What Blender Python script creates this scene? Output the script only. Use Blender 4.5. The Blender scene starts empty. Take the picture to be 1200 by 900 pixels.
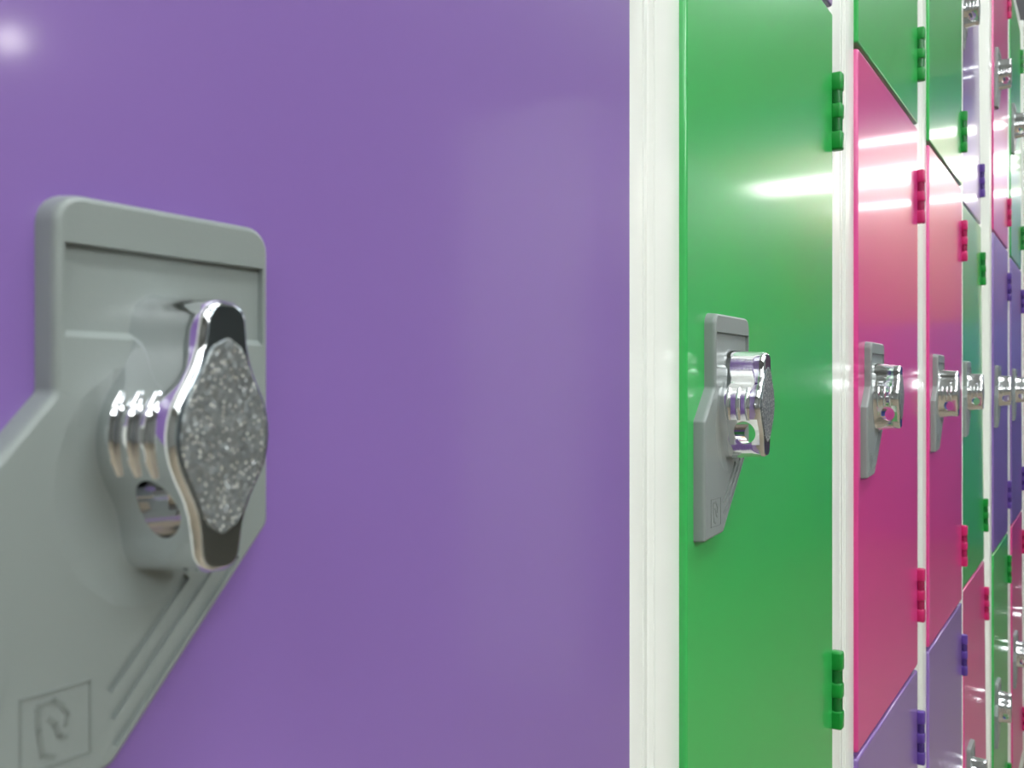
import bpy, bmesh, math, random
from mathutils import Vector, Matrix
random.seed(7)
SC = bpy.context.scene
COL = SC.collection
ZC = 0.80            # lens height above the floor
DW = 0.14            # lens distance from the door fronts (door fronts lie in the plane y = 0)

# ------------------------------------------------------------------ camera
FPX, VPX = 1090.0, 1296.3
THETA = math.pi/2 - math.atan((VPX-600.0)/FPX)
cam = bpy.data.cameras.new('camera')
cam.sensor_width = 36.0
cam.lens = 36.0*FPX/1200.0
cam.clip_start = 0.01
cam.clip_end = 60
cam.shift_y = 1.5/1200.0
cam.dof.use_dof = True
cam.dof.focus_distance = 0.40
cam.dof.aperture_fstop = (cam.lens/1000.0)/0.0011
cam_o = bpy.data.objects.new('camera', cam)
COL.objects.link(cam_o)
cam_o.location = (0, -DW, ZC)
cam_o.rotation_euler = (math.pi/2, 0, -THETA)
SC.camera = cam_o

# ------------------------------------------------------------------ world, exposure
w = bpy.data.worlds.new('world'); SC.world = w; w.use_nodes = True
w.node_tree.nodes['Background'].inputs[0].default_value = (0.9, 0.95, 1.0, 1)
w.node_tree.nodes['Background'].inputs[1].default_value = 0.05
vs = SC.view_settings
vs.view_transform = 'Standard'; vs.look = 'None'; vs.gamma = 1.0; vs.use_curve_mapping = False
vs.exposure = 1.1
LAMP = 7.6           # strength of the ceiling tubes
FAR = 5.5            # strength of the tubes on the far wall

# ------------------------------------------------------------------ materials
def srgb(r, g, b):
    f = lambda c: (c/255/12.92) if c/255 <= 0.04045 else ((c/255+0.055)/1.055)**2.4
    return (f(r), f(g), f(b), 1)
def mat(name, col, rough=0.4, metal=0.0, spec=0.5, bump=0.0, bscale=200.0, vary=0.0, vscale=8.0, coat=0.0):
    m = bpy.data.materials.new(name); m.use_nodes = True
    nt = m.node_tree; p = nt.nodes['Principled BSDF']
    p.inputs['Base Color'].default_value = col
    p.inputs['Roughness'].default_value = rough
    p.inputs['Metallic'].default_value = metal
    p.inputs['Specular IOR Level'].default_value = spec
    p.inputs['Coat Weight'].default_value = coat
    p.inputs['Coat Roughness'].default_value = 0.09
    tc = nt.nodes.new('ShaderNodeTexCoord')
    if bump:
        n = nt.nodes.new('ShaderNodeTexNoise'); n.inputs['Scale'].default_value = bscale
        n.inputs['Detail'].default_value = 2
        b = nt.nodes.new('ShaderNodeBump'); b.inputs['Strength'].default_value = bump
        b.inputs['Distance'].default_value = 0.0005
        nt.links.new(tc.outputs['Object'], n.inputs['Vector'])
        nt.links.new(n.outputs['Fac'], b.inputs['Height'])
        nt.links.new(b.outputs['Normal'], p.inputs['Normal'])
    if vary:
        n = nt.nodes.new('ShaderNodeTexNoise'); n.inputs['Scale'].default_value = vscale
        n.inputs['Detail'].default_value = 4
        mx = nt.nodes.new('ShaderNodeMixRGB'); mx.blend_type = 'MIX'
        mx.inputs[1].default_value = tuple(c*(1-vary) for c in col[:3])+(1,)
        mx.inputs[2].default_value = tuple(min(1, c*(1+vary)) for c in col[:3])+(1,)
        nt.links.new(tc.outputs['Object'], n.inputs['Vector'])
        nt.links.new(n.outputs['Fac'], mx.inputs[0])
        nt.links.new(mx.outputs[0], p.inputs['Base Color'])
    return m
def emis(name, col, s):
    m = bpy.data.materials.new(name); m.use_nodes = True
    nt = m.node_tree; nt.nodes.clear()
    e = nt.nodes.new('ShaderNodeEmission'); e.inputs[0].default_value = col; e.inputs[1].default_value = s
    o = nt.nodes.new('ShaderNodeOutputMaterial'); nt.links.new(e.outputs[0], o.inputs[0])
    return m
M = {}
DOORCOL = {'purple': srgb(130, 99, 168), 'green': srgb(52, 174, 84), 'pink': srgb(212, 62, 138)}
for k, c in DOORCOL.items():
    M['door_'+k] = mat('door_paint_'+k, c, 0.30, bump=0.02, bscale=900, vary=0.03, vscale=5, coat=0.5)
M['hinge_purple'] = mat('hinge_plastic_purple', srgb(92, 62, 148), 0.35)
M['hinge_green'] = mat('hinge_plastic_green', srgb(14, 136, 50), 0.35)
M['hinge_pink'] = mat('hinge_plastic_pink', srgb(192, 38, 104), 0.35)
for k, c in (('purple', srgb(64, 42, 112)), ('green', srgb(14, 104, 42)), ('pink', srgb(150, 26, 76))):  # recess shade put into the colour: darker copies of the hinge tones
    M['pin_'+k] = mat('hinge_pin_'+k, c, 0.25)
M['white'] = mat('white_powder_coat', srgb(236, 238, 232), 0.28, bump=0.03, bscale=700, vary=0.01)
M['grey'] = mat('grey_plastic', srgb(131, 138, 136), 0.36, bump=0.05, bscale=1800, vary=0.02, vscale=60)
M['emblem'] = mat('grey_plastic_relief', srgb(118, 124, 122), 0.42, bump=0.05, bscale=1800)
M['chrome'] = mat('chrome', (0.80, 0.81, 0.83, 1), 0.05, 1.0, bump=0.01, bscale=500)
M['chrome_dark'] = mat('smoked_chrome', (0.42, 0.48, 0.52, 1), 0.14, 1.0)
M['floor'] = mat('tan_floor', srgb(142, 130, 112), 0.4, bump=0.1, bscale=60, vary=0.12, vscale=6)
M['ceiling'] = mat('ceiling_paint', srgb(168, 171, 170), 0.8, vary=0.03)
M['panel'] = mat('end_panel_paint', srgb(240, 240, 238), 0.7)
for k, c in DOORCOL.items(): M['matt_'+k] = mat('matt_paint_'+k, c, 0.65)
M['wall'] = mat('wall_paint', srgb(150, 152, 150), 0.7, vary=0.04)
M['wall_grey'] = mat('wall_grey_paint', srgb(120, 122, 118), 0.7, vary=0.05)
M['blue'] = mat('blue_dado', srgb(84, 108, 186), 0.45, vary=0.05)
M['tan'] = mat('tan_panelling', srgb(228, 182, 136), 0.5, vary=0.08, vscale=3)
M['teal'] = mat('teal_bulkhead', srgb(60, 90, 150), 0.6, vary=0.05)
M['tube'] = emis('ceiling_tube_light', (0.95, 1.0, 1.0, 1), LAMP)
M['tube_far'] = emis('wall_tube_light', (1.0, 0.98, 0.95, 1), FAR)
M['spot'] = emis('downlight_glow', (1.0, 0.97, 0.92, 1), 30.0)
# glitter insert: grey lacquer with metal flakes tilted at random, their glints painted as pale dots
m = bpy.data.materials.new('glitter_insert'); m.use_nodes = True
nt = m.node_tree; p = nt.nodes['Principled BSDF']
tc = nt.nodes.new('ShaderNodeTexCoord')
vo = nt.nodes.new('ShaderNodeTexVoronoi'); vo.inputs['Scale'].default_value = 1700
nt.links.new(tc.outputs['Object'], vo.inputs['Vector'])
sub = nt.nodes.new('ShaderNodeVectorMath'); sub.operation = 'SUBTRACT'; sub.inputs[1].default_value = (0.5, 0.5, 0.5)
nt.links.new(vo.outputs['Color'], sub.inputs[0])
scl = nt.nodes.new('ShaderNodeVectorMath'); scl.operation = 'SCALE'; scl.inputs['Scale'].default_value = 0.5
nt.links.new(sub.outputs[0], scl.inputs[0])
geo = nt.nodes.new('ShaderNodeNewGeometry')
add = nt.nodes.new('ShaderNodeVectorMath'); add.operation = 'ADD'
nt.links.new(geo.outputs['Normal'], add.inputs[0]); nt.links.new(scl.outputs[0], add.inputs[1])
nor = nt.nodes.new('ShaderNodeVectorMath'); nor.operation = 'NORMALIZE'
nt.links.new(add.outputs[0], nor.inputs[0]); nt.links.new(nor.outputs[0], p.inputs['Normal'])
sx = nt.nodes.new('ShaderNodeSeparateXYZ'); nt.links.new(vo.outputs['Color'], sx.inputs[0])
gt = nt.nodes.new('ShaderNodeMath'); gt.operation = 'GREATER_THAN'; gt.inputs[1].default_value = 0.76
nt.links.new(sx.outputs[0], gt.inputs[0])
lt = nt.nodes.new('ShaderNodeMath'); lt.operation = 'LESS_THAN'; lt.inputs[1].default_value = 0.38
nt.links.new(vo.outputs['Distance'], lt.inputs[0])
fl = nt.nodes.new('ShaderNodeMath'); fl.operation = 'MULTIPLY'
nt.links.new(gt.outputs[0], fl.inputs[0]); nt.links.new(lt.outputs[0], fl.inputs[1])
gm = nt.nodes.new('ShaderNodeMixRGB'); gm.inputs[1].default_value = srgb(112, 117, 120); gm.inputs[2].default_value = srgb(222, 222, 214)
rmp = nt.nodes.new('ShaderNodeMapRange'); rmp.inputs[3].default_value = 0.0; rmp.inputs[4].default_value = 0.16
nt.links.new(sx.outputs[1], rmp.inputs[0])
mxx = nt.nodes.new('ShaderNodeMath'); mxx.operation = 'MAXIMUM'
nt.links.new(rmp.outputs[0], mxx.inputs[0]); nt.links.new(fl.outputs[0], mxx.inputs[1])
nt.links.new(mxx.outputs[0], gm.inputs[0]); nt.links.new(gm.outputs[0], p.inputs['Base Color'])
p.inputs['Metallic'].default_value = 0.45; p.inputs['Roughness'].default_value = 0.36
M['glitter'] = m

# ------------------------------------------------------------------ mesh helpers
def finish(bm, name, material, smooth=None):
    bmesh.ops.recalc_face_normals(bm, faces=bm.faces)
    me = bpy.data.meshes.new(name); bm.to_mesh(me); bm.free()
    me.materials.append(material)
    if smooth:
        me.set_sharp_from_angle(angle=math.radians(smooth))
        me.polygons.foreach_set('use_smooth', [len(q.vertices) <= 4 for q in me.polygons])
    return me
def link(name, me, parent=None, loc=(0, 0, 0), rot=(0, 0, 0)):
    o = bpy.data.objects.new(name, me); COL.objects.link(o)
    o.parent = parent; o.location = loc; o.rotation_euler = rot
    return o
def add_box(bm, x0, x1, y0, y1, z0, z1):
    r = bmesh.ops.create_cube(bm, size=1.0)
    bmesh.ops.scale(bm, vec=(x1-x0, y1-y0, z1-z0), verts=r['verts'])
    bmesh.ops.translate(bm, vec=((x0+x1)/2, (y0+y1)/2, (z0+z1)/2), verts=r['verts'])
    return r['verts']
def box_mesh(name, material, dims, bev=0.0, seg=2):
    bm = bmesh.new()
    add_box(bm, *dims)
    if bev:
        bmesh.ops.bevel(bm, geom=bm.edges[:], offset=bev, segments=seg, affect='EDGES', profile=0.5)
    return finish(bm, name, material, 40 if bev else None)
def boxes_mesh(name, material, lst, bev=0.0):
    bm = bmesh.new()
    for d in lst:
        b2 = bmesh.new(); add_box(b2, *d)
        if bev: bmesh.ops.bevel(b2, geom=b2.edges[:], offset=bev, segments=2, affect='EDGES', profile=0.5)
        t = bpy.data.meshes.new('t'); b2.to_mesh(t); b2.free(); bm.from_mesh(t); bpy.data.meshes.remove(t)
    return finish(bm, name, material, 40 if bev else None)
def add_cyl(bm, p0, p1, r, n=16, r2=None):
    a, b = Vector(p0), Vector(p1); d = (b-a)
    q = Vector((0, 0, 1)).rotation_difference(d.normalized())
    R = bmesh.ops.create_cone(bm, cap_ends=True, segments=n, radius1=r, radius2=r if r2 is None else r2, depth=d.length)
    bmesh.ops.transform(bm, matrix=Matrix.Translation((a+b)/2) @ q.to_matrix().to_4x4(), verts=R['verts'])
def round_poly(pts, rad, n=6):
    """polygon (x, z) with rounded corners; rad is a list of radii"""
    out = []; N = len(pts)
    for i in range(N):
        p, a, b = Vector(pts[i]), Vector(pts[i-1]), Vector(pts[(i+1) % N])
        r = rad[i]
        if r <= 0: out.append(p); continue
        d1, d2 = (a-p).normalized(), (b-p).normalized()
        ang = d1.angle(d2)
        t = r/math.tan(ang/2)
        c = p + (d1+d2).normalized()*(r/math.sin(ang/2))
        s, e = p+d1*t-c, p+d2*t-c
        a0 = math.atan2(s.y, s.x); da = (math.atan2(e.y, e.x)-a0+math.pi) % (2*math.pi)-math.pi
        for k in range(n+1):
            out.append(c+Vector((math.cos(a0+da*k/n), math.sin(a0+da*k/n)))*r)
    return out
def inset(pts, d):
    """move a counter-clockwise or clockwise outline inwards by d"""
    N = len(pts); area = sum(pts[i-1].x*pts[i].y-pts[i].x*pts[i-1].y for i in range(N))
    sg = 1 if area > 0 else -1
    out = []
    for i in range(N):
        a, p, b = pts[i-1], pts[i], pts[(i+1) % N]
        e1, e2 = (p-a), (b-p)
        if e1.length < 1e-9: e1 = e2
        if e2.length < 1e-9: e2 = e1
        n1 = Vector((-e1.y, e1.x)).normalized()*sg; n2 = Vector((-e2.y, e2.x)).normalized()*sg
        nn = (n1+n2).normalized()
        k = 1/max(0.5, nn.dot(n1))
        out.append(p+nn*d*k)
    return out
def loft(bm, rings, cap=True):
    """rings: list of (outline [(x,z)], protrusion p); p grows towards the viewer (-y)"""
    loops = []
    for o, pr in rings:
        loops.append([bm.verts.new((q[0], -pr, q[1])) for q in o])
    for A, B in zip(loops, loops[1:]):
        n = len(A)
        for i in range(n):
            bm.faces.new((A[i], A[(i+1) % n], B[(i+1) % n], B[i]))
    if cap:
        bm.faces.new(loops[0]); bm.faces.new(list(reversed(loops[-1])))
def boolean(me, cutters, name):
    """subtract cutter meshes from me and return a new mesh (helper objects are deleted)"""
    o = bpy.data.objects.new('tmp', me); COL.objects.link(o)
    cs = []
    for c in cutters:
        co = bpy.data.objects.new('tmpc', c); COL.objects.link(co); cs.append(co)
        md = o.modifiers.new('b', 'BOOLEAN'); md.operation = 'DIFFERENCE'; md.solver = 'EXACT'; md.object = co
    dg = bpy.context.evaluated_depsgraph_get()
    r = bpy.data.meshes.new_from_object(o.evaluated_get(dg))
    for x in [o]+cs:
        d = x.data; bpy.data.objects.remove(x); bpy.data.meshes.remove(d)
    r.name = name
    r.set_sharp_from_angle(angle=math.radians(35))
    r.polygons.foreach_set('use_smooth', [len(q.vertices) <= 4 for q in r.polygons])
    return r

# ------------------------------------------------------------------ the room
def struct(name, me):
    o = link(name, me); o['kind'] = 'structure'; return o
X0, X1, Y0, Y1, H = -3.5, 5.2, -5.2, 0.48, 2.35
struct('floor', box_mesh('floor', M['floor'], (X0, X1, Y0, Y1, -0.1, 0)))
struct('ceiling', box_mesh('ceiling', M['ceiling'], (X0, X1, Y0, Y1, H, H+0.1)))
struct('wall_back', box_mesh('wall_back', M['wall_grey'], (X0, X1, Y1, Y1+0.1, 0, H)))
struct('wall_front', box_mesh('wall_front', M['wall'], (X0, X1, Y0-0.1, Y0, 0, H)))
struct('wall_left', box_mesh('wall_left', M['wall'], (X0-0.1, X0, Y0, Y1, 0, H)))
struct('wall_right', box_mesh('wall_right', M['wall_grey'], (X1, X1+0.1, Y0, Y1, 0, H)))
struct('trim_1', box_mesh('trim_1', M['blue'], (X1-0.03, X1, -2.2, Y1, 0, 1.12), 0.004))
struct('trim_2', box_mesh('trim_2', M['tan'], (X1-0.03, X1, -2.2, -0.46, 1.122, 2.118), 0.004))
struct('trim_4', box_mesh('trim_4', M['blue'], (X1-0.03, X1, -0.458, Y1, 1.122, 2.118), 0.004))
struct('trim_3', box_mesh('trim_3', M['teal'], (X1-0.12, X1, -2.2, Y1, 2.12, H), 0.004))

# ------------------------------------------------------------------ prototypes of the locker parts
PITCH, DOORW, FREC, TIER, GAP = 0.2959, 0.2345, 0.0026, 0.4765, 0.0036
Z3 = ZC - 0.2468                   # underside of the middle door
ZB = Z3 - TIER                      # underside of the bottom door
ZT = Z3 + 2*TIER                    # top of the top door
SIDE = (PITCH-DOORW)/2
DEPTH = 0.42

# -- door panel: local origin at its lower left front corner
def door_mesh(c):
    bm = bmesh.new()
    h = TIER-GAP
    o = round_poly([(0, 0), (DOORW, 0), (DOORW, h), (0, h)], [0.0022]*4, 3)
    loft(bm, [(inset(o, 0.0), -0.018), (o, -0.0016), (inset(o, 0.0003), -0.0008), (inset(o, 0.0008), -0.00025), (inset(o, 0.0016), 0.0)])
    return finish(bm, 'door', M['door_'+c], 30)
DOOR = {c: door_mesh(c) for c in DOORCOL}

# -- hinge: bar with rounded ends and two recessed knuckles
def hinge_mesh(c):
    bm = bmesh.new(); r = 0.0037
    for z0, z1 in ((-0.0236, -0.0120), (-0.0048, 0.0048), (0.0120, 0.0236)):
        add_box(bm, -r, r, -r, r, z0, z1)
    bmesh.ops.bevel(bm, geom=bm.edges[:], offset=0.0016, segments=3, affect='EDGES', profile=0.5)
    add_box(bm, 0.0, 0.0040, -0.0005, 0.010, -0.0225, 0.0225)      # leaf fixed to the upright
    return finish(bm, 'hinge', M['hinge_'+c], 40)
def pin_mesh(c):
    bm = bmesh.new()
    add_cyl(bm, (0, 0, -0.0040), (0, 0, 0.0040), 0.0034, 14)
    return finish(bm, 'hinge_pin', M['pin_'+c], 40)
HINGE = {c: hinge_mesh(c) for c in DOORCOL}
PIN = {c: pin_mesh(c) for c in DOORCOL}

# -- grey plastic lock plate; local (x, z) origin: upper left corner line, z = 0 at lens height (mm -> m)
mm = 0.001
PT = 0.0048
def V2(l): return [Vector((x*mm, z*mm)) for x, z in l]
def lock_plate_mesh():
    pts = [(0, 30.2), (43.8, 30.2), (43.8, -26.6), (10.2, -62.2), (-12, -63.4), (-12, -14.5), (0, -1)]
    o = round_poly([(x*mm, z*mm) for x, z in pts], [.005, .005, .003, .004, .0012, .002, .002], 6)
    bm = bmesh.new()
    loft(bm, [(o, 0.0), (inset(o, .0003), PT*0.6), (inset(o, .0005), PT*0.84), (inset(o, .0009), PT*0.96), (inset(o, .0014), PT)])
    me = finish(bm, 'p', M['grey'], 35)
    cut = []
    b = bmesh.new()                                                                           # label slot with a sloping sill
    pr = [(-PT-.002, 22.3*mm), (-PT+.0013, 22.1*mm), (-PT+.0013, 8.6*mm), (-PT+.0001, 7.5*mm), (-PT-.002, 7.4*mm)]
    A = [b.verts.new((2.0*mm, y, z)) for y, z in pr]; B = [b.verts.new((41.9*mm, y, z)) for y, z in pr]
    b.faces.new(A); b.faces.new(list(reversed(B)))
    for i in range(5): b.faces.new((A[i], B[i], B[(i+1) % 5], A[(i+1) % 5]))
    cut.append(finish(b, 'c', M['grey']))
    b = bmesh.new()                                                                           # dish round the knob
    s = bmesh.ops.create_uvsphere(b, u_segments=64, v_segments=48, radius=1.0)
    bmesh.ops.scale(b, vec=(.060, .060, .076), verts=s['verts'])
    bmesh.ops.translate(b, vec=(16.0*mm, -PT-.060+.0022, -16.5*mm), verts=s['verts'])
    cut.append(finish(b, 'c', M['grey']))
    d = Vector((43.8-10.2, 0, -26.6+62.2)).normalized(); nrm = Vector((-d.z, 0, d.x))
    for off, l0, l1 in ((2.6, 3.0, 40), (6.0, 6.0, 36), (9.4, 9.0, 31)):                      # grooves along the slanted edge
        b = bmesh.new(); add_box(b, l0*mm, l1*mm, -PT-.003, -PT+.0009, -.75*mm, .75*mm)
        a = math.atan2(d.z, d.x)
        mtx = Matrix.Translation((10.2*mm+nrm.x*off*mm, 0, -62.2*mm+nrm.z*off*mm)) @ Matrix.Rotation(-a, 4, 'Y')
        bmesh.ops.transform(b, matrix=mtx, verts=b.verts)
        cut.append(finish(b, 'c', M['grey']))
    return boolean(me, cut, 'lock_plate')
PLATE = lock_plate_mesh()
def emblem_mesh():
    """moulded square with a small stylised figure"""
    bm = bmesh.new(); y = -PT
    def stroke(pts, wd, hgt=.00016):
        for (ax, az), (bx, bz) in zip(pts, pts[1:]):
            a, b = Vector((ax*mm, 0, az*mm)), Vector((bx*mm, 0, bz*mm)); d = b-a
            vs_ = add_box(bm, -wd*mm*.3, d.length+wd*mm*.3, -hgt, hgt, -wd*mm/2, wd*mm/2)
            bmesh.ops.transform(bm, matrix=Matrix.Translation((a.x, y, a.z)) @ Matrix.Rotation(-math.atan2(d.z, d.x), 4, 'Y'), verts=vs_)
    stroke([(-5, -46.6), (6.2, -46.6), (6.2, -57.8), (-5, -57.8), (-5, -46.6)], .35)
    stroke([(-2.2, -48.3), (0.2, -48.0), (1.6, -49.2)], .8)
    stroke([(-2.4, -48.6), (-2.2, -52.0), (-1.6, -55.8), (0.2, -56.6)], .8)
    stroke([(-0.6, -50.6), (0.4, -51.6), (1.0, -53.6), (2.2, -54.2)], .8)
    stroke([(1.6, -49.4), (2.4, -50.6), (2.1, -52.4)], .6)
    return finish(bm, 'emblem', M['emblem'])
EMBLEM = emblem_mesh()

# -- chrome turn knob; local origin on its axis, height z' about its middle
KD0, KD1 = 0.0020, 0.0203           # from inside the plate dish to the face
KH = [(0, 9.6), (2, 9.45), (4, 9.0), (6, 8.2), (8, 7.1), (10, 6.0), (12, 5.15), (14, 4.65), (16, 4.4), (18, 4.15), (19.4, 3.6), (20.2, 2.7), (20.7, 1.4)]
def khalf(z):
    z = abs(z)
    for (a, ha), (b, hb) in zip(KH, KH[1:]):
        if z <= b: return ha+(hb-ha)*(z-a)/(b-a)
    return 0
def knob_outline(k=1.0):
    zs = [h[0] for h in KH]
    R = [(khalf(z), z) for z in reversed(zs)]+[(khalf(z), -z) for z in zs[1:]]
    L = [(-x, z) for x, z in reversed(R)]
    return V2(R+L)
def knob_mesh():
    o = knob_outline()
    bm = bmesh.new()
    loft(bm, [(inset(o, -.0016), KD0), (inset(o, -.0010), KD0+.004), (inset(o, -.0001), KD1-.0050), (inset(o, .0), KD1-.0016),
              (inset(o, .0002), KD1-.0008), (inset(o, .0005), KD1-.0003), (inset(o, .0009), KD1)])
    me = finish(bm, 'k', M['chrome'], 35)
    b = bmesh.new(); add_cyl(b, (-.03, -.0128, -.0112), (.03, -.0128, -.0112), .0044, 32)
    me = boolean(me, [finish(b, 'c', M['chrome'])], 'turn_knob')
    bm = bmesh.new(); bm.from_mesh(me)
    for sgn in (-1, 1):                                            # finger ribs down both flanks
        for pr in (.0072, .0112, .0150):
            zs = [-6.4+12.8*i/12 for i in range(13)]
            ring = []
            for i, z in enumerate(zs):
                e = math.sin(math.pi*min(1, max(0, (i+0.6)/13.2)))**0.4
                r = .0008*e+.0002
                c = Vector((sgn*(khalf(z)*mm+.0003+.001-(pr-.006)/.0093*.0009), -pr, z*mm))
                ring.append([bm.verts.new(c+Vector((sgn*r*math.cos(t), r*math.sin(t), 0))) for t in [2*math.pi*j/10 for j in range(10)]])
            for A, B in zip(ring, ring[1:]):
                for j in range(10):
                    f = bm.faces.new((A[j], A[(j+1) % 10], B[(j+1) % 10], B[j])); f.smooth = True
            bm.faces.new(ring[0]); bm.faces.new(ring[-1])
    return finish(bm, 'turn_knob', M['chrome'], 35)
KNOB = knob_mesh()
def knob_face_mesh():
    bm = bmesh.new(); o = inset(knob_outline(), .0008)
    loft(bm, [(o, KD1-.0004), (o, KD1+.00002), (inset(o, .0002), KD1+.00012)])
    return finish(bm, 'knob_face', M['chrome_dark'], 35)
FACE = knob_face_mesh()
def insert_mesh():
    bm = bmesh.new(); R = []
    for i in range(25):
        z = -14.8+29.6*i/24
        h = khalf(z)-1.5
        e = 1-max(0, (abs(z)-11.6)/3.2)**2
        R.append((max(0.25, h*math.sqrt(max(0, e))), z))
    o = V2(R+[(-x, z) for x, z in reversed(R)])
    loft(bm, [(o, KD1-.0002), (o, KD1+.00035), (inset(o, .0002), KD1+.0005)])
    return finish(bm, 'knob_insert', M['glitter'], 35)
INSERT = insert_mesh()

# -- cabinet shell: local origin at the floor, x = 0 on the left outer face, door fronts at y = 0
def upright_mesh():
    bm = bmesh.new()
    wd = SIDE
    add_box(bm, 0, wd, FREC, FREC+.028, ZB-.004, ZT+.012)
    ed = [e for e in bm.edges if abs(e.verts[0].co.y-FREC) < 1e-6 and abs(e.verts[1].co.y-FREC) < 1e-6 and abs(e.verts[0].co.x-e.verts[1].co.x) < 1e-6]
    bmesh.ops.bevel(bm, geom=ed, offset=.0012, segments=3, affect='EDGES', profile=0.5)
    # shallow rolled line down the face
    add_box(bm, wd*.16, wd*.22, FREC-.0003, FREC+.002, ZB-.004, ZT+.012)
    return finish(bm, 'frame_upright', M['white'], 40)
UPRIGHT = upright_mesh()
TH = .0016
def shell_mesh():
    y0, y1 = FREC+.004, DEPTH
    W = PITCH
    l = [(.0003, .0003+TH, y0, y1, ZB-.004, ZT+.012), (W-.0003-TH, W-.0003, y0, y1, ZB-.004, ZT+.012), (.0005, W-.0005, y1-.002, y1, ZB-.004, ZT+.012)]
    for k in range(1, 3): l.append((.002, W-.002, .024, y1-.002, ZB+TIER*k-GAP-.001, ZB+TIER*k+.001))
    l.append((.002, W-.002, .024, y1-.002, ZB-.003, ZB))
    return boxes_mesh('cabinet_shell', M['white'], l)
SHELL = shell_mesh()
TOPM = boxes_mesh('top_rail', M['white'], [(.0003, PITCH-.0003, FREC-.0005, DEPTH, ZT+.012, ZT+.030)], .0015)
PLINTH = boxes_mesh('plinth', M['white'], [(.0003, PITCH-.0003, FREC+.006, DEPTH-.01, 0.0, ZB-.004)], .0015)

LOCKX, LOCKZ = 0.0196, 0.2468        # lock plate origin on a door
KNOBX, KNOBZ = 19.6*mm, -8.1*mm
DOORLABEL = {'purple': 'glossy purple door', 'green': 'glossy green door', 'pink': 'glossy pink door'}
def locker(x_door, cols, label, yoff=0.0, tilt=0.0, right=None):
    """one column of three doors; x_door = left edge of its doors"""
    e = bpy.data.objects.new('locker', None); COL.objects.link(e)
    e.location = (x_door-SIDE, yoff, 0); e.rotation_euler = (-tilt, 0, 0)
    e['label'] = label; e['category'] = 'locker'; e['group'] = 'lockers in the coloured row'
    right = SIDE if right is None else right
    wt = SIDE+DOORW+right
    for nm, me in (('cabinet_shell', SHELL), ('top_rail', TOPM), ('plinth', PLINTH)):
        link(nm, me, e).scale = (wt/PITCH, 1, 1)
    link('frame_upright', UPRIGHT, e, (.00005, 0, 0))
    u = link('frame_upright', UPRIGHT, e, (wt-.00005, 0, 0)); u.scale = (-right/SIDE, 1, 1)
    KS = (1.06, 1.0, 1.06)
    for t, c in enumerate(reversed(cols)):              # bottom to top
        z0 = ZB+TIER*t
        d = link('door', DOOR[c], e, (SIDE, 0, z0)); d['label'] = DOORLABEL[c]
        hc = (TIER-GAP)/2
        for dz in (-.1745, .1765):
            h = link('hinge', HINGE[c], e, (SIDE+DOORW+.0008, -.0022, z0+hc+dz)); h['label'] = c+' plastic hinge'
            for pz in (-.0084, .0084): link('hinge_pin', PIN[c], h, (0, 0, pz))
        pl = link('lock_plate', PLATE, e, (SIDE+LOCKX, 0, z0+LOCKZ)); pl['label'] = 'grey plastic lock plate'
        k = link('turn_knob', KNOB, pl, (KNOBX, 0, KNOBZ), (0, math.radians(2), 0)); k['label'] = 'polished chrome turn knob'
        kf = link('knob_face', FACE, pl, (KNOBX, 0, KNOBZ), (0, math.radians(2), 0))
        i = link('knob_insert', INSERT, pl, (KNOBX, 0, KNOBZ), (0, math.radians(2), 0)); i['label'] = 'glittery grey inlay'
        k.scale = kf.scale = i.scale = KS
        link('emblem', EMBLEM, pl)
    return e

# ------------------------------------------------------------------ the row of lockers (colours top, middle, bottom)
LX = [.0621, .3471, .6493, .9473, 1.2435, 1.5402, 1.8660, 2.1620, 2.4580]
SPEC = [(('green', 'purple', 'green'), 'white locker with the large purple door and blurred lock closest to the lens', 0, 0),
        (('purple', 'green', 'pink'), 'white locker with a green middle door, directly beside the large purple door', 0, 0),
        (('green', 'pink', 'purple'), 'locker with pink middle door, next to the big green door', 0, 0),
        (('green', 'pink', 'purple'), 'locker with pink middle door, second and farther of the two pink neighbours', 0, 0),
        (('purple', 'green', 'pink'), 'locker set slightly back, narrow green middle door over pink', .0013, .009),
        (('pink', 'purple', 'green'), 'locker with pink top, purple middle and green bottom door', 0, 0),
        (('green', 'purple', 'pink'), 'locker with green top, purple middle and pink bottom door', -.001, .003),
        (('green', 'pink', 'purple'), 'sliver of a locker at the right edge of the picture', -.002, 0),
        (('pink', 'green', 'purple'), 'last locker of the row, beyond the right edge of the picture', 0, 0)]
for i, (cols, lb, yo, tl) in enumerate(SPEC):
    right = LX[i+1]-SIDE-LX[i]-DOORW-.0001 if i < 8 else None
    locker(LX[i], cols, lb, yo, tl, right)

# ------------------------------------------------------------------ lockers across the aisle (mirrored in the glossy doors)
e = bpy.data.objects.new('locker_block', None); COL.objects.link(e)
e['label'] = 'locker block across the aisle, its pale end mirrored in the purple door'; e['category'] = 'locker block'
e.location = (2.10, -0.97, 0)
BL, BD = 2.90, 0.40
link('cabinet_shell', boxes_mesh('block_shell', M['panel'], [(0, BL, -BD, -.020, .05, ZT+.03)], .002), e)
link('plinth', boxes_mesh('block_plinth', M['white'], [(.01, BL-.01, -BD+.01, -.03, 0, .05)]), e)
DB = {}
for c in DOORCOL:
    DB[c] = box_mesh('block_door', M['matt_'+c], (0, DOORW, -.0195, 0, 0, TIER-GAP), .0015)
cyc = ['purple', 'purple', 'green', 'purple', 'pink', 'green', 'purple']
n = 0
for i in range(9):
    for t in range(3):
        link('door', DB[cyc[(i*2+t*3) % 7]], e, (.05+i*.315, 0, ZB+.01+TIER*t)); n += 1

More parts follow.
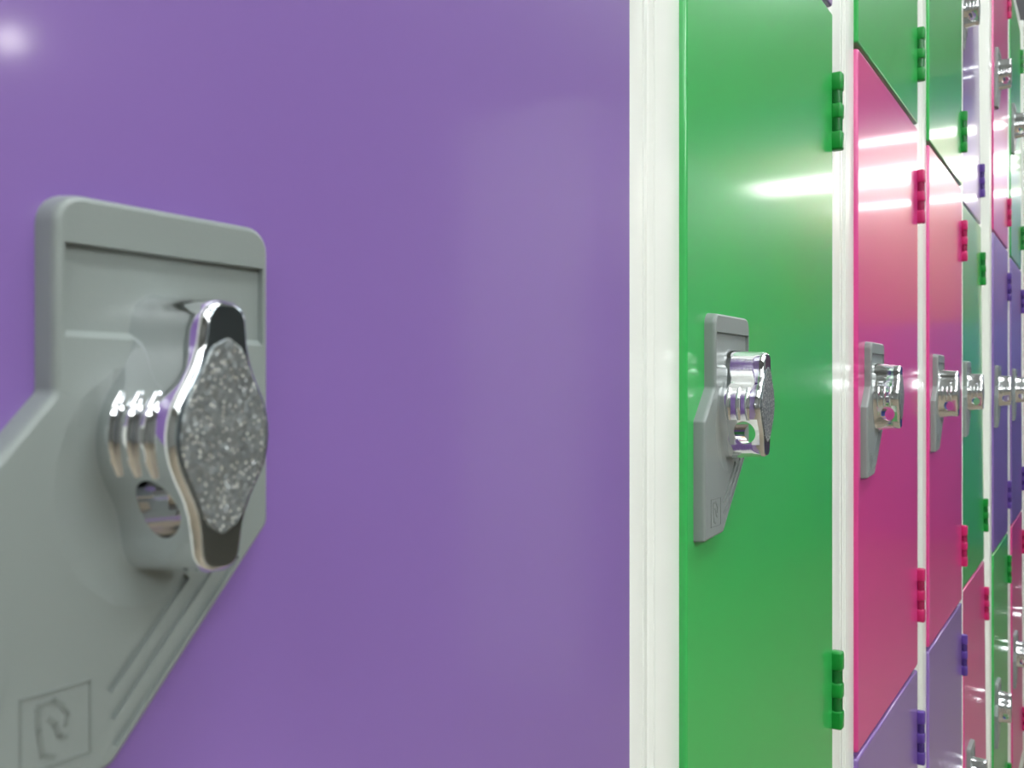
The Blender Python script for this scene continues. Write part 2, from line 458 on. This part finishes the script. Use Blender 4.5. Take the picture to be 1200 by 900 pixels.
# ------------------------------------------------------------------ lamps
def tube_light(x, y, z, length, axis, label, material, wid=.16, hang=True, rad=.019):
    e = bpy.data.objects.new('ceiling_light', None); COL.objects.link(e)
    e.location = (x, y, z); e['label'] = label; e['category'] = 'lamp'
    if axis == 'Y': e.rotation_euler = (0, 0, math.pi/2)
    h = length/2
    link('housing', boxes_mesh('lamp_housing', M['white'], [(-h, h, -wid/2, wid/2, -.045, 0)], .004), e)
    for s in (-1, 1):
        bm = bmesh.new(); add_cyl(bm, (-h+.03, s*wid*.27, -.045-rad-.003), (h-.03, s*wid*.27, -.045-rad-.003), rad, 16)
        link('tube', finish(bm, 'lamp_tube', material, 50), e)
        for q in (-1, 1):
            link('tube_holder', box_mesh('tube_holder', M['white'], (q*(h-.018)-.012, q*(h-.018)+.012, s*wid*.27-.016, s*wid*.27+.016, -.045-2*rad-.008, -.043), .002), e)
for x, y, lb in ((-1.6, -0.62, 'left'), (0.3, -0.62, 'right')):
    tube_light(x, y, H, 1.5, 'X', 'twin tube ceiling lamp over the aisle, %s one of two' % lb, M['tube'], .30, True, .05)
for y, rw in ((-2.0, 'middle'), (-3.1, 'rear')):  # unseen rows added to light the locker fronts more evenly
    for x, lb in ((-1.5, 'left'), (0.35, 'right')):
        tube_light(x, y, H, 1.5, 'X', 'added twin tube fill lamp in the %s row, %s one of the pair' % (rw, lb), M['tube'], .30, True, .05)
tube_light(2.75, -0.45, H, 1.3, 'X', 'added twin tube fill lamp over the far half of the aisle', M['tube'], .30, True, .05)  # added out of view to brighten the end of the aisle
# strip lamps hung across the end of the aisle, washing the end wall
def strip(x, z, th, lb, y0=-1.54, y1=0.05):
    e = bpy.data.objects.new('strip_lamp', None); COL.objects.link(e)
    e.location = (x, 0, z); e['label'] = lb; e['category'] = 'lamp'; e['group'] = 'strip lamps hung at the end of the aisle'
    link('housing', box_mesh('strip_housing', M['white'], (-th*.5, th*.5, y0-.02, y1+.02, th*.5, th*.5+.02), .003), e)
    bm = bmesh.new(); add_cyl(bm, (0, y0, 0), (0, y1, 0), th*.5, 16)
    link('tube', finish(bm, 'strip_tube', M['tube_far'], 50), e)
    for y in (y0+.15, y1-.15):
        bm = bmesh.new(); add_cyl(bm, (0, y, th*.5+.018), (0, y, H-z), .004, 8)
        link('hanger', finish(bm, 'strip_hanger', M['white'], 50), e)
strip(4.50, 1.623, .020, 'lowest strip lamp hung across the end of the aisle', -.92)
strip(4.60, 1.772, .070, 'broad middle strip lamp hung across the end of the aisle')
strip(4.70, 1.966, .028, 'highest strip lamp hung across the end of the aisle', -.92)
e = bpy.data.objects.new('downlight', None); COL.objects.link(e)
e.location = (2.24, -3.90, H); e['label'] = 'small round downlight in the ceiling, glinting on the purple door'; e['category'] = 'lamp'
bm = bmesh.new(); add_cyl(bm, (0, 0, -.02), (0, 0, 0), .085, 32); link('trim_ring', finish(bm, 'trim_ring', M['white'], 40), e)
bm = bmesh.new(); s = bmesh.ops.create_uvsphere(bm, u_segments=24, v_segments=12, radius=.055)
bmesh.ops.translate(bm, vec=(0, 0, -.03), verts=s['verts']); link('bulb', finish(bm, 'bulb', M['spot'], 60), e)
